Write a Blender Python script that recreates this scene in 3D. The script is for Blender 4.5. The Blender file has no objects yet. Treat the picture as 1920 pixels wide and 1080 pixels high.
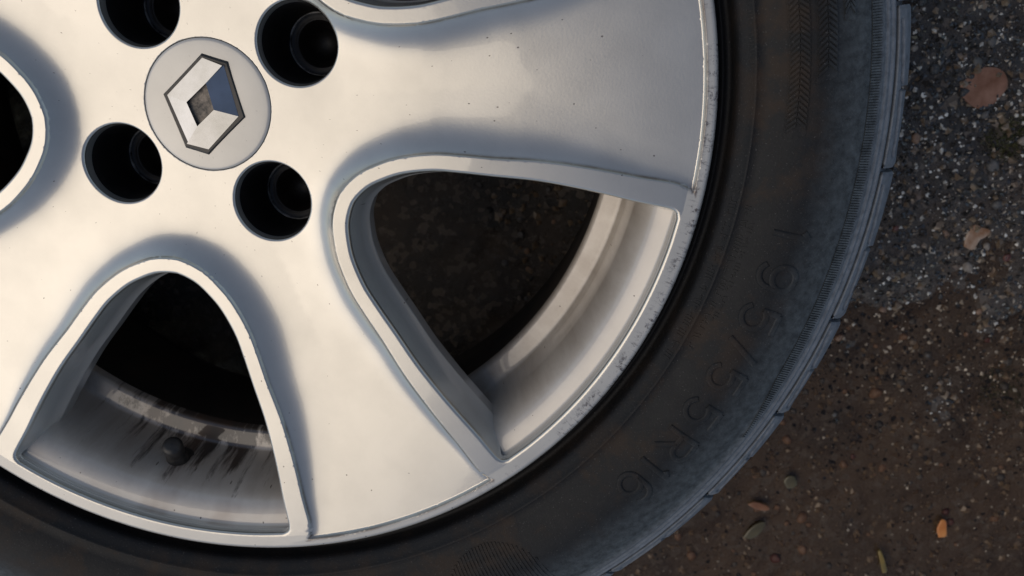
import bpy, math, random
import numpy as np
from mathutils import Matrix, Vector
from mathutils.geometry import delaunay_2d_cdt

random.seed(7)
rng = np.random.default_rng(7)
C = bpy.context.scene.collection
MM = 0.001
rad = math.radians

# ------------------------------------------------------------------ camera
cam_d = bpy.data.cameras.new("camera")
cam = bpy.data.objects.new("camera", cam_d)
C.objects.link(cam)
cam_d.sensor_width = 36.0
cam_d.lens = 36.0 * 1542.6 / 1920.0
cam_d.clip_start = 0.01
cam_d.clip_end = 500.0
cam.matrix_world = Matrix(((0.94037, 0.29594, 0.16773, 0.16383),
                           (-0.32945, 0.91512, 0.23243, -0.03383),
                           (-0.0847, -0.27382, 0.95804, 0.35947),
                           (0, 0, 0, 1)))
cam_d.dof.use_dof = True
cam_d.dof.focus_distance = 0.372
cam_d.dof.aperture_fstop = 11.0
bpy.context.scene.camera = cam

# ------------------------------------------------------------------ light
SUN_EL = rad(54.0)
SUN_AZ = rad(176.0)           # direction towards the sun, counter-clockwise from +x
world = bpy.data.worlds.new("World")
bpy.context.scene.world = world
world.use_nodes = True
wn = world.node_tree
bg = wn.nodes["Background"]
sky = wn.nodes.new("ShaderNodeTexSky")
sky.sky_type = 'NISHITA'
sky.sun_disc = False
sky.sun_elevation = SUN_EL
sky.sun_rotation = math.pi / 2 - SUN_AZ
sky.air_density = 1.0
sky.dust_density = 0.5
sky.ozone_density = 1.6
hs = wn.nodes.new("ShaderNodeHueSaturation")
hs.inputs["Saturation"].default_value = 0.85
wn.links.new(sky.outputs[0], hs.inputs["Color"])
wn.links.new(hs.outputs[0], bg.inputs[0])
bg.inputs[1].default_value = 0.098
sun_d = bpy.data.lights.new("sun", 'SUN')
sun_d.energy = 1.28
sun_d.angle = rad(60)
sun_d.color = (1.0, 0.86, 0.67)
sun = bpy.data.objects.new("sun", sun_d)
C.objects.link(sun)
sdir = Vector((math.cos(SUN_EL) * math.cos(SUN_AZ), math.cos(SUN_EL) * math.sin(SUN_AZ), math.sin(SUN_EL)))
sun.rotation_euler = sdir.to_track_quat('Z', 'Y').to_euler()
vs = bpy.context.scene.view_settings
vs.view_transform = 'Standard'
vs.look = 'None'
vs.exposure = -0.04
vs.gamma = 1.0

# ------------------------------------------------------------------ materials
def mat(name):
    m = bpy.data.materials.new(name)
    m.use_nodes = True
    nt = m.node_tree
    b = nt.nodes["Principled BSDF"]
    return m, nt, b

def N(nt, kind, **kw):
    n = nt.nodes.new(kind)
    for k, v in kw.items():
        if k.startswith("in_"):
            key = k[3:]
            n.inputs[int(key) if key.isdigit() else key].default_value = v
        else:
            setattr(n, k, v)
    return n

def L(nt, a, b):
    nt.links.new(a, b)

def ramp(nt, fac, stops):
    r = nt.nodes.new("ShaderNodeValToRGB")
    cr = r.color_ramp
    while len(cr.elements) < len(stops):
        cr.elements.new(0.5)
    for e, (p, c) in zip(cr.elements, stops):
        e.position = p
        e.color = (c, c, c, 1) if not isinstance(c, tuple) else (*c, 1)
    L(nt, fac, r.inputs[0])
    return r.outputs[0]

def math_n(nt, op, a, b=None, clamp=False):
    n = nt.nodes.new("ShaderNodeMath")
    n.operation = op
    n.use_clamp = clamp
    for i, v in enumerate((a, b)):
        if v is None:
            continue
        if isinstance(v, (int, float)):
            n.inputs[i].default_value = v
        else:
            L(nt, v, n.inputs[i])
    return n.outputs[0]

def mix_col(nt, fac, a, b):
    n = nt.nodes.new("ShaderNodeMix")
    n.data_type = 'RGBA'
    for i, v in ((0, fac), (6, a), (7, b)):
        if isinstance(v, (int, float)):
            n.inputs[i].default_value = v
        elif isinstance(v, tuple):
            n.inputs[i].default_value = (*v, 1)
        else:
            L(nt, v, n.inputs[i])
    return n.outputs[2]

def obj_coord(nt):
    return nt.nodes.new("ShaderNodeTexCoord").outputs["Object"]

def polar_coord(nt):
    return N(nt, "ShaderNodeUVMap", uv_map="polar").outputs[0]

def noise(nt, co, scale, detail=4.0, rough=0.55):
    n = N(nt, "ShaderNodeTexNoise")
    n.inputs["Scale"].default_value = scale
    n.inputs["Detail"].default_value = detail
    n.inputs["Roughness"].default_value = rough
    L(nt, co, n.inputs["Vector"])
    return n.outputs[0]

SILVER = (0.565, 0.535, 0.475)

def silver_paint(name, scuffs=False, drips=False, metallic=0.76, rough=0.28, base=None):
    base = base or SILVER
    m, nt, b = mat(name)
    co = obj_coord(nt)
    b.inputs["Metallic"].default_value = metallic
    b.inputs["Coat Weight"].default_value = 1.0
    b.inputs["Coat Roughness"].default_value = 0.03
    # small dark chips in the lacquer
    vo = N(nt, "ShaderNodeTexVoronoi", voronoi_dimensions='2D')
    vo.inputs["Scale"].default_value = 85.0
    L(nt, polar_coord(nt), vo.inputs["Vector"])
    sep = N(nt, "ShaderNodeSeparateColor")
    L(nt, vo.outputs["Color"], sep.inputs[0])
    pick = math_n(nt, 'GREATER_THAN', sep.outputs[0], 0.66)
    size = math_n(nt, 'MULTIPLY', sep.outputs[1], 0.042)
    near = math_n(nt, 'LESS_THAN', vo.outputs["Distance"], size)
    chip = math_n(nt, 'MULTIPLY', pick, near)
    dust = noise(nt, co, 30.0, 6.0, 0.6)
    shade = mix_col(nt, ramp(nt, dust, [(0.40, 0.0), (0.75, 1.0)]), base, tuple(q * 0.87 for q in base))
    col = mix_col(nt, math_n(nt, 'MULTIPLY', chip, 0.85), shade, (0.06, 0.045, 0.035))
    pol = polar_coord(nt)
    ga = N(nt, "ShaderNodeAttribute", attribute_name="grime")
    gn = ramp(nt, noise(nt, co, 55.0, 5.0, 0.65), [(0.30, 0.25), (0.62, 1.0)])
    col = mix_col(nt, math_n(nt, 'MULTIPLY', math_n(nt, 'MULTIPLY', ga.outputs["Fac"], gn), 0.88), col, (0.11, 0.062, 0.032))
    if scuffs:
        sepv = N(nt, "ShaderNodeSeparateXYZ")
        L(nt, pol, sepv.inputs[0])
        mp = N(nt, "ShaderNodeMapping")
        mp.inputs["Scale"].default_value = (1.0, 0.22, 1.0)
        mp.inputs["Rotation"].default_value = (0, 0, rad(34))
        L(nt, pol, mp.inputs["Vector"])
        st = noise(nt, mp.outputs[0], 520.0, 6.0, 0.75)
        gouge = noise(nt, pol, 210.0, 6.0, 0.75)
        big = noise(nt, pol, 30.0, 4.0, 0.65)
        band = ramp(nt, math_n(nt, 'MULTIPLY', math_n(nt, 'SUBTRACT', sepv.outputs[1], 0.2145), 150.0), [(0.0, 0.0), (0.45, 1.0), (1.0, 1.0)])
        # kerb damage sits on one stretch of the rim
        away = math_n(nt, 'ABSOLUTE', math_n(nt, 'ADD', sepv.outputs[0], 0.220 * rad(36)))
        stretch = math_n(nt, 'SUBTRACT', 0.58, math_n(nt, 'MULTIPLY', math_n(nt, 'SUBTRACT', away, 0.085, clamp=True), 3.0))
        where = math_n(nt, 'MULTIPLY', math_n(nt, 'ADD', math_n(nt, 'SUBTRACT', big, 0.98), stretch), 9.0, clamp=True)
        marks_ = math_n(nt, 'MAXIMUM', ramp(nt, st, [(0.55, 0.0), (0.62, 1.0)]), ramp(nt, gouge, [(0.54, 0.0), (0.60, 1.0)]))
        sc = math_n(nt, 'MULTIPLY', math_n(nt, 'MULTIPLY', marks_, band), where)
        tone = mix_col(nt, ramp(nt, noise(nt, pol, 900.0, 3.0), [(0.40, 0.0), (0.62, 1.0)]), (0.085, 0.065, 0.052), (0.34, 0.33, 0.32))
        col = mix_col(nt, math_n(nt, 'MULTIPLY', sc, 0.9), col, tone)
    if drips:
        sepd = N(nt, "ShaderNodeSeparateXYZ")
        L(nt, pol, sepd.inputs[0])
        film_ = math_n(nt, 'MULTIPLY', math_n(nt, 'SUBTRACT', 0.2105, sepd.outputs[1]), 70.0, clamp=True)
        fn = ramp(nt, noise(nt, pol, 24.0, 7.0, 0.7), [(0.36, 0.05), (0.62, 1.0)])
        col = mix_col(nt, math_n(nt, 'MULTIPLY', math_n(nt, 'MULTIPLY', film_, fn), 0.5), col, (0.20, 0.135, 0.085))
        mp = N(nt, "ShaderNodeMapping")
        mp.inputs["Scale"].default_value = (1.0, 0.55, 1.0)
        L(nt, pol, mp.inputs["Vector"])
        n1 = noise(nt, mp.outputs[0], 130.0, 7.0, 0.72)
        n2 = noise(nt, pol, 28.0, 3.0, 0.6)
        sepv = N(nt, "ShaderNodeSeparateXYZ")
        L(nt, pol, sepv.inputs[0])
        # road dirt gathers on the well of the barrel around the valve
        ang = math_n(nt, 'ABSOLUTE', math_n(nt, 'ADD', sepv.outputs[0], 0.220 * rad(121)))
        near_v = math_n(nt, 'SUBTRACT', 1.0, math_n(nt, 'MULTIPLY', ang, 8.0), clamp=True)
        deep = math_n(nt, 'MULTIPLY', math_n(nt, 'SUBTRACT', 0.2085, sepv.outputs[1]), 48.0, clamp=True)
        th = math_n(nt, 'SUBTRACT', 0.74, math_n(nt, 'MULTIPLY', math_n(nt, 'MULTIPLY', near_v, deep), 0.46))
        d = math_n(nt, 'MULTIPLY', math_n(nt, 'SUBTRACT', n1, th), 9.0, clamp=True)
        col = mix_col(nt, math_n(nt, 'MULTIPLY', d, 0.92), col, (0.030, 0.022, 0.018))
        rust = math_n(nt, 'MULTIPLY', math_n(nt, 'MULTIPLY', math_n(nt, 'SUBTRACT', n2, 0.45), 4.0, clamp=True), near_v)
        col = mix_col(nt, math_n(nt, 'MULTIPLY', rust, 0.6), col, (0.17, 0.085, 0.045))
    L(nt, col, b.inputs["Base Color"])
    b.inputs["Roughness"].default_value = rough
    bp = N(nt, "ShaderNodeBump")
    bp.inputs["Strength"].default_value = 0.035
    bp.inputs["Distance"].default_value = 0.0006
    L(nt, noise(nt, co, 900.0, 2.0), bp.inputs["Height"])
    L(nt, bp.outputs[0], b.inputs["Normal"])
    return m

M_SILVER = silver_paint("silver_paint")
M_RIM = silver_paint("scuffed_silver_paint", scuffs=True, metallic=0.35, rough=0.40)
M_BARREL = silver_paint("dirty_silver_paint", drips=True, metallic=0.22, rough=0.46, base=(0.62, 0.565, 0.49))
M_WALL = silver_paint("window_wall_paint", metallic=0.25, rough=0.35)
M_CAP = silver_paint("cap_silver_paint", metallic=0.5, rough=0.46)

def plain(name, col, rough, metallic=0.0, coat=0.0, nscale=0.0, bump=0.0, col2=None, bdist=0.0004):
    m, nt, b = mat(name)
    b.inputs["Roughness"].default_value = rough
    b.inputs["Metallic"].default_value = metallic
    b.inputs["Coat Weight"].default_value = coat
    b.inputs["Coat Roughness"].default_value = 0.08
    co = obj_coord(nt)
    if col2 is not None:
        n = noise(nt, co, nscale, 6.0, 0.65)
        L(nt, mix_col(nt, ramp(nt, n, [(0.38, 0.0), (0.66, 1.0)]), col, col2), b.inputs["Base Color"])
    else:
        b.inputs["Base Color"].default_value = (*col, 1)
    if bump:
        bp = N(nt, "ShaderNodeBump")
        bp.inputs["Strength"].default_value = bump
        bp.inputs["Distance"].default_value = bdist
        L(nt, noise(nt, co, nscale * 3.0 if nscale else 600.0, 5.0), bp.inputs["Height"])
        L(nt, bp.outputs[0], b.inputs["Normal"])
    return m

M_HOLE_SHADE = plain("bore_shade_dirt", (0.0035, 0.0032, 0.0030), 0.5, coat=0.0, nscale=160.0, bump=0.4, col2=(0.012, 0.009, 0.007))  # silver bores coloured near-black: painted shade plus dirt
M_WORN = plain("worn_metal", (0.003, 0.003, 0.003), 0.4, metallic=0.3, nscale=130.0, col2=(0.30, 0.29, 0.27))
M_CHROME = plain("chrome", (0.42, 0.42, 0.425), 0.09, metallic=1.0, nscale=45.0, bump=0.02, col2=(0.33, 0.33, 0.32))
M_GRIME = plain("grime_black", (0.02, 0.017, 0.014), 0.45, nscale=320.0, bump=0.2, col2=(0.30, 0.24, 0.18))
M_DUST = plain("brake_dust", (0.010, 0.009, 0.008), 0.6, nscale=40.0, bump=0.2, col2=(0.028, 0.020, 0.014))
M_OUTLINE = plain("dark_plastic", (0.018, 0.016, 0.015), 0.35, nscale=300.0, bump=0.1, col2=(0.035, 0.027, 0.02))
M_VALVE = plain("valve_rubber", (0.012, 0.012, 0.012), 0.5, nscale=300.0, bump=0.2, col2=(0.03, 0.026, 0.022))

def rubber(name, dust=1.0):
    m, nt, b = mat(name)
    co = obj_coord(nt)
    pol = polar_coord(nt)
    sep = N(nt, "ShaderNodeSeparateXYZ")
    L(nt, pol, sep.inputs[0])
    n1 = noise(nt, co, 42.0, 6.0, 0.65)
    n2 = noise(nt, co, 260.0, 5.0, 0.7)
    # dried mud from bead to mid sidewall; dust and painted bluish sky light beyond
    mud_r = ramp(nt, math_n(nt, 'MULTIPLY', math_n(nt, 'SUBTRACT', sep.outputs[1], 0.225), 20.0), [(0.0, 0.0), (0.25, 1.0), (0.55, 0.9), (0.95, 0.0)])
    mud = math_n(nt, 'MULTIPLY', mud_r, ramp(nt, n1, [(0.47, 0.0), (0.60, 1.0)]))
    sky_dust_r = ramp(nt, math_n(nt, 'MULTIPLY', math_n(nt, 'SUBTRACT', sep.outputs[1], 0.248), 20.0), [(0.0, 0.0), (0.25, 0.05), (0.55, 0.60), (0.80, 1.0)])
    sky_dust = math_n(nt, 'MULTIPLY', sky_dust_r, ramp(nt, n2, [(0.35, 0.35), (0.7, 1.0)]))
    c = mix_col(nt, math_n(nt, 'MULTIPLY', mud, 0.50 * dust), (0.0085, 0.0085, 0.009), (0.044, 0.026, 0.014))
    c = mix_col(nt, math_n(nt, 'MULTIPLY', sky_dust, 0.75 * dust), c, (0.165, 0.190, 0.205))
    sky_edge_r = ramp(nt, math_n(nt, 'MULTIPLY', math_n(nt, 'SUBTRACT', sep.outputs[1], 0.284), 60.0), [(0.0, 0.0), (0.4, 1.0)])
    sky_edge_f = math_n(nt, 'MULTIPLY', sky_edge_r, ramp(nt, n2, [(0.3, 0.5), (0.7, 1.0)]))
    c = mix_col(nt, math_n(nt, 'MULTIPLY', sky_edge_f, 0.8 * dust), c, (0.22, 0.24, 0.27))  # sky-lit brightness of the shoulder painted into the rubber colour
    spk = ramp(nt, noise(nt, co, 1500.0, 2.0, 0.5), [(0.66, 0.0), (0.74, 1.0)])
    c = mix_col(nt, math_n(nt, 'MULTIPLY', spk, 0.35 * dust), c, (0.16, 0.15, 0.14))
    L(nt, c, b.inputs["Base Color"])
    L(nt, ramp(nt, n1, [(0.3, 0.52), (0.7, 0.66)]), b.inputs["Roughness"])
    b.inputs["Specular IOR Level"].default_value = 0.22
    bp = N(nt, "ShaderNodeBump")
    bp.inputs["Strength"].default_value = 0.25
    bp.inputs["Distance"].default_value = 0.0005
    L(nt, noise(nt, co, 900.0, 4.0, 0.6), bp.inputs["Height"])
    L(nt, bp.outputs[0], b.inputs["Normal"])
    return m

M_RUBBER = rubber("tyre_rubber")

# ------------------------------------------------------------------ mesh helpers
def obj(name, verts, faces, m, parent=None, smooth=True, normals=None, polar=True, scale=MM):
    me = bpy.data.meshes.new(name)
    V = np.asarray(verts, float) * scale
    me.from_pydata(V.tolist(), [], [tuple(int(i) for i in f) for f in faces])
    if smooth:
        me.polygons.foreach_set("use_smooth", np.ones(len(me.polygons), bool))
    if polar:
        add_polar(me)
    me.update()
    if normals is not None:
        me.normals_split_custom_set_from_vertices([tuple(n) for n in normals])
    me.materials.append(m)
    o = bpy.data.objects.new(name, me)
    C.objects.link(o)
    if parent is not None:
        o.parent = parent
    return o

def add_polar(me):
    uv = me.uv_layers.new(name="polar")
    n = len(me.loops)
    vi = np.empty(n, np.int32)
    me.loops.foreach_get("vertex_index", vi)
    co = np.empty(len(me.vertices) * 3)
    me.vertices.foreach_get("co", co)
    co = co.reshape(-1, 3)
    a = np.arctan2(co[:, 1], co[:, 0]) * 0.220
    r = np.hypot(co[:, 0], co[:, 1])
    uv.data.foreach_set("uv", np.stack([a[vi], r[vi]], 1).ravel())

def lathe(profile, seg=360, a0=0.0, a1=360.0):
    P = np.asarray(profile, float)
    full = abs(a1 - a0 - 360.0) < 1e-6
    na = seg if full else seg + 1
    A = np.radians(a0 + (a1 - a0) * np.arange(na) / seg)
    V = np.stack([P[None, :, 0] * np.cos(A)[:, None], P[None, :, 0] * np.sin(A)[:, None],
                  np.broadcast_to(P[None, :, 1], (na, len(P)))], 2).reshape(-1, 3)
    k = len(P)
    F = []
    for i in range(seg):
        j = (i + 1) % na
        for q in range(k - 1):
            F.append((i * k + q, j * k + q, j * k + q + 1, i * k + q + 1))
    return V, F

def tag(o, label=None, cat=None, group=None, kind=None):
    for k, v in (("label", label), ("category", cat), ("group", group), ("kind", kind)):
        if v:
            o[k] = v
    return o

def smoothstep(a, b, x):
    t = np.clip((x - a) / (b - a), 0, 1)
    return t * t * (3 - 2 * t)

def spline(pts, n):
    """Catmull-Rom through pts, n points equally spaced by length."""
    P = np.asarray(pts, float)
    Q = np.vstack([2 * P[0] - P[1], P, 2 * P[-1] - P[-2]])
    out = []
    for i in range(1, len(Q) - 2):
        t = np.linspace(0, 1, 24, endpoint=False)[:, None]
        p0, p1, p2, p3 = Q[i - 1], Q[i], Q[i + 1], Q[i + 2]
        out.append(0.5 * (2 * p1 + (p2 - p0) * t + (2 * p0 - 5 * p1 + 4 * p2 - p3) * t**2 + (3 * p1 - p0 - 3 * p2 + p3) * t**3))
    D = np.vstack(out + [P[-1:]])
    return resample(D, n)

def resample(D, n):
    s = np.concatenate([[0], np.cumsum(np.hypot(*np.diff(D, axis=0).T))])
    u = np.linspace(0, s[-1], n)
    return np.stack([np.interp(u, s, D[:, 0]), np.interp(u, s, D[:, 1])], 1)

# ------------------------------------------------------------------ the wheel face (heights in mm, hub face at z = 0, axis = z)
wheel = bpy.data.objects.new("car_wheel", None)
wheel.empty_display_size = 0.05
C.objects.link(wheel)
tag(wheel, "silver five spoke alloy car wheel with muddy black tyre lying flat on wet ground", "car wheel")

WA = rad(-51.2)                     # axis of the window at the right of the picture
R_OUT = 221.5                       # rim flange
R_WIN = 212.5
half = [(78, 0), (78.6, 4), (80.4, 9.5), (84, 15.2), (90, 22.3), (100, 30.2), (110, 35.7), (124, 42.6), (140, 50.6), (155, 56.8), (168, 61.6), (181, 66.0), (191, 69.8)]
# straight side, rounded corner, then the arc along the rim
side = spline([(c, s) for c, s in half], 120)
corner = spline([(191, 69.8), (195.5, 71.4), (198.6, 71.6), (200.6, 69.6)], 14)[1:]
aa = np.linspace(math.atan2(69.6, 200.6), 0, 60)[1:]
rr0 = math.hypot(200.6, 69.6)
arc = np.stack([(rr0 + (R_WIN - rr0) * smoothstep(0, 0.06, aa[0] - aa)) * np.cos(aa),
                (rr0 + (R_WIN - rr0) * smoothstep(0, 0.06, aa[0] - aa)) * np.sin(aa)], 1)
up = np.vstack([side, corner, arc])
low = up[::-1][1:-1] * np.array([1, -1])
WIN = np.vstack([up, low])          # closed, counter-clockwise? (checked below)
WIN = resample(np.vstack([WIN, WIN[:1]]), 361)[:-1]
area = 0.5 * np.sum(WIN[:, 0] * np.roll(WIN[:, 1], -1) - WIN[:, 1] * np.roll(WIN[:, 0], -1))
if area < 0:
    WIN = WIN[::-1].copy()
tang = np.roll(WIN, -1, 0) - np.roll(WIN, 1, 0)
tang /= np.hypot(*tang.T)[:, None]
WN = np.stack([tang[:, 1], -tang[:, 0]], 1)     # outward
for _ in range(2):
    WN = WN + np.roll(WN, 1, 0) + np.roll(WN, -1, 0)
    WN /= np.hypot(*WN.T)[:, None]

HOLE_A = [rad(12.3) + k * math.pi / 2 for k in range(4)]
HOLE_C = np.array([(50 * math.cos(a), 50 * math.sin(a)) for a in HOLE_A])
HOLE_R = 17.7
CAP_R = 28.9

def fold(X, Y):
    """into the frame of the nearest window; returns c, s, index"""
    a = np.arctan2(Y, X) - WA
    k = np.round(a / rad(72)).astype(int)
    a = a - k * rad(72)
    r = np.hypot(X, Y)
    return r * np.cos(a), r * np.sin(a), k % 5

def win_dist(c, s):
    """signed distance to the window outline, positive outside"""
    A = WIN
    B = np.roll(WIN, -1, 0)
    D = B - A
    LL = (D**2).sum(1)
    out = np.empty(len(c))
    for i in range(0, len(c), 4000):
        q = np.stack([c[i:i + 4000], s[i:i + 4000]], 1)
        v = q[:, None, :] - A[None]
        t = np.clip((v * D[None]).sum(2) / LL[None], 0, 1)
        w = v - D[None] * t[..., None]
        d2 = (w**2).sum(2)
        d = np.sqrt(d2.min(1))
        # winding test
        x, y = q[:, 0:1], q[:, 1:2]
        cond = ((A[None, :, 1] > y) != (B[None, :, 1] > y))
        with np.errstate(divide='ignore', invalid='ignore'):
            xi = A[None, :, 0] + (y - A[None, :, 1]) / (B[None, :, 1] - A[None, :, 1]) * D[None, :, 0]
        ins = (np.sum(cond & (x < xi), axis=1) % 2) == 1
        out[i:i + 4000] = np.where(ins, -d, d)
    return out

def lip_w(r):
    return np.interp(r, [90, 130, 205], [7.6, 8.2, 11.6])

def z_lip(r):
    return np.interp(r, [70, 120, 170, 212, 217, 221.5], [9.0, 7.9, 6.3, 4.9, 4.7, 4.5])

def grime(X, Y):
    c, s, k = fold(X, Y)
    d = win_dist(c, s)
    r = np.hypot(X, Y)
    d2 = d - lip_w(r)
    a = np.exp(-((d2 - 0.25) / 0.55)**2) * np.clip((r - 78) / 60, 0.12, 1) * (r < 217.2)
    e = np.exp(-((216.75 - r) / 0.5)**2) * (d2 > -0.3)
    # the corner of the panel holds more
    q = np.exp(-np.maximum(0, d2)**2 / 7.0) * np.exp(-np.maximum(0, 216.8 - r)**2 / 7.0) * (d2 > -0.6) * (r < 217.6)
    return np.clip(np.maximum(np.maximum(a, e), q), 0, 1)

def height(X, Y):
    c, s, k = fold(X, Y)
    d = win_dist(c, s)
    r = np.hypot(X, Y)
    w = lip_w(r)
    zl = z_lip(r)
    zb = np.interp(r, [0, 62, 110, 170, 216.5], [0, 0, 0.8, 2.0, 3.0])
    d2 = d - w
    Wf = np.interp(r, [60, 75, 100, 140, 185, 216], [20, 21, 22, 18, 9, 4.5])
    hgt = zl - 1.1 - zb
    zp = zb + hgt * (0.72 * (1 - np.clip(d2 / Wf, 0, 1))**3.2 + 0.28 * (1 - np.clip(d2 / (Wf * 1.75), 0, 1))**2.0)
    g = smoothstep(-0.9, 0.55, d2) * smoothstep(-0.35, 1.0, 216.6 - r)
    z = (1 - g) * zl + g * zp
    # rolled edges: window mouth, rim flange, bolt holes, cap seat
    e = np.clip(1 - d / 1.7, 0, 1)
    z = z - 1.7 * (1 - np.sqrt(np.clip(1 - e * e, 0, 1)))
    e = np.clip(1 - (R_OUT - r) / 2.2, 0, 1)
    z = z - 2.2 * (1 - np.sqrt(np.clip(1 - e * e, 0, 1)))
    dh = np.min(np.hypot(X[:, None] - HOLE_C[None, :, 0], Y[:, None] - HOLE_C[None, :, 1]), axis=1) - HOLE_R
    e = np.clip(1 - dh / 1.3, 0, 1)
    z = z - 1.3 * (1 - np.sqrt(np.clip(1 - e * e, 0, 1)))
    e = np.clip(1 - (r - CAP_R) / 0.3, 0, 1)
    z = z - 0.3 * (1 - np.sqrt(np.clip(1 - e * e, 0, 1)))
    return z

def rot2(P, a):
    return np.stack([P[:, 0] * math.cos(a) - P[:, 1] * math.sin(a), P[:, 0] * math.sin(a) + P[:, 1] * math.cos(a)], 1)

pts, edges = [], []
def add_ring(P, closed):
    base = sum(len(q) for q in pts)
    pts.append(P)
    if closed:
        n = len(P)
        edges.extend((base + i, base + (i + 1) % n) for i in range(n))

wr = np.hypot(*WIN.T)
for k in range(5):
    add_ring(rot2(WIN, WA + k * rad(72)), True)
for a in range(4):
    t = np.linspace(0, 2 * np.pi, 96, endpoint=False)
    add_ring(HOLE_C[a] + HOLE_R * np.stack([np.cos(t), np.sin(t)], 1), True)
t = np.linspace(0, 2 * np.pi, 160, endpoint=False)
add_ring(CAP_R * np.stack([np.cos(t), np.sin(t)], 1), True)
t = np.linspace(0, 2 * np.pi, 1080, endpoint=False)
add_ring(R_OUT * np.stack([np.cos(t), np.sin(t)], 1), True)
extra = []
for off in (0.1, 0.25, 0.5, 0.85, 1.25, 1.7, 2.6, 4.0, 5.5):
    extra.append(WIN + WN * off)
for off in (-1.5, -0.9, -0.6, -0.3, 0.0, 0.3, 0.6, 1.0, 1.6, 2.4, 3.4, 4.6, 6.0, 7.6, 9.4, 11.4, 13.5, 15.5, 17.5):
    extra.append(WIN + WN * (lip_w(wr) + off)[:, None])
for off in (1.5, 3.5, 5.5, 7.0):
    extra.append(WIN + WN * off)
E2 = np.vstack(extra)
E2 = np.vstack([rot2(E2, WA + k * rad(72)) for k in range(5)])
ring = []
for r_ in (213.9, 215.2, 215.8, 216.2, 216.5, 216.75, 217.0, 217.5, 218.3, 219.1, 219.5, 219.9, 220.3, 220.7, 221.0, 221.25, 221.42):
    ring.append(r_ * np.stack([np.cos(t), np.sin(t)], 1))
t2 = np.linspace(0, 2 * np.pi, 96, endpoint=False)
for dh_ in (0.08, 0.2, 0.4, 0.7, 1.0, 1.3, 2.2):
    for a in range(4):
        ring.append(HOLE_C[a] + (HOLE_R + dh_) * np.stack([np.cos(t2), np.sin(t2)], 1))
t3 = np.linspace(0, 2 * np.pi, 160, endpoint=False)
for r_ in (29.0, 29.15, 29.4, 30.5, 66.0):
    ring.append(r_ * np.stack([np.cos(t3), np.sin(t3)], 1))
E2 = np.vstack([E2] + ring)
g1 = np.arange(-216, 216.1, 2.6)
GX, GY = np.meshgrid(g1, g1)
GX = GX + (np.arange(len(g1)) % 2)[:, None] * 1.3
G = np.stack([GX.ravel(), GY.ravel()], 1)
E2 = np.vstack([E2, G])
c_, s_, k_ = fold(E2[:, 0], E2[:, 1])
d_ = win_dist(c_, s_)
r_ = np.hypot(*E2.T)
dh_ = np.min(np.hypot(E2[:, None, 0] - HOLE_C[None, :, 0], E2[:, None, 1] - HOLE_C[None, :, 1]), axis=1) - HOLE_R
keep = (d_ > 0.07) & (r_ < R_OUT - 0.05) & (r_ > CAP_R + 0.05) & (dh_ > 0.05)
E2 = E2[keep]
# thin out crowding (cell hash), keep the first of each 0.25 mm cell
key = np.round(E2 / 0.22).astype(np.int64)
_, idx = np.unique(key[:, 0] * 100003 + key[:, 1], return_index=True)
E2 = E2[np.sort(idx)]
allp = np.vstack(pts + [E2])
res = delaunay_2d_cdt([Vector(q) for q in allp.tolist()], edges, [], 0, 1e-6)
PV = np.array([(v.x, v.y) for v in res[0]])
TF = np.array([f for f in res[2] if len(f) == 3])
cen = PV[TF].mean(1)
cc, cs, ck = fold(cen[:, 0], cen[:, 1])
cd = win_dist(cc, cs)
cr = np.hypot(*cen.T)
ch = np.min(np.hypot(cen[:, None, 0] - HOLE_C[None, :, 0], cen[:, None, 1] - HOLE_C[None, :, 1]), axis=1) - HOLE_R
ok = (cd > 0) & (cr < R_OUT) & (cr > CAP_R) & (ch > 0)
TF, cen, cd, cr, ck = TF[ok], cen[ok], cd[ok], cr[ok], ck[ok]
# orient upwards
v0, v1, v2 = PV[TF[:, 0]], PV[TF[:, 1]], PV[TF[:, 2]]
crs = (v1[:, 0] - v0[:, 0]) * (v2[:, 1] - v0[:, 1]) - (v1[:, 1] - v0[:, 1]) * (v2[:, 0] - v0[:, 0])
TF[crs < 0] = TF[crs < 0][:, ::-1]
PZ = height(PV[:, 0], PV[:, 1])
h = 0.06
gx = (height(PV[:, 0] + h, PV[:, 1]) - height(PV[:, 0] - h, PV[:, 1])) / (2 * h)
gy = (height(PV[:, 0], PV[:, 1] + h) - height(PV[:, 0], PV[:, 1] - h)) / (2 * h)
PN = np.stack([-gx, -gy, np.ones(len(PV))], 1)
PN /= np.linalg.norm(PN, axis=1)[:, None]
P3 = np.column_stack([PV, PZ])
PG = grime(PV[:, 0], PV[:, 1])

rim_zone = (cr > 213.9) & ((cd < lip_w(cr)) | (cr > 216.5))
lip_zone = ~rim_zone & (cd < lip_w(cr))
hub_zone = ~rim_zone & ~lip_zone & (cr < 66)
spoke_zone = ~(rim_zone | lip_zone | hub_zone)
ang = np.degrees(np.arctan2(cen[:, 1], cen[:, 0]) - WA)
spoke_i = np.floor((ang % 360) / 72).astype(int)

def piece(name, sel, m, extraV=None, extraF=None, extraN=None):
    f = TF[sel]
    u, inv = np.unique(f, return_inverse=True)
    F = inv.reshape(f.shape)
    V, Nn, Gr = P3[u], PN[u], PG[u]
    F = [tuple(q) for q in F]
    if extraV is not None:
        b = len(V)
        V = np.vstack([V, extraV])
        Nn = np.vstack([Nn, extraN])
        Gr = np.concatenate([Gr, np.zeros(len(extraV))])
        F += [tuple(b + i for i in q) for q in extraF]
    o = obj(name, V, F, m, wheel, normals=Nn)
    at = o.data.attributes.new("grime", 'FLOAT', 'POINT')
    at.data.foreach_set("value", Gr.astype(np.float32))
    return o

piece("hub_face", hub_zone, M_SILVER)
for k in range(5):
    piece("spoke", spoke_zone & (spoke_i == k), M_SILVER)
piece("rim_flange", rim_zone, M_RIM)

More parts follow.
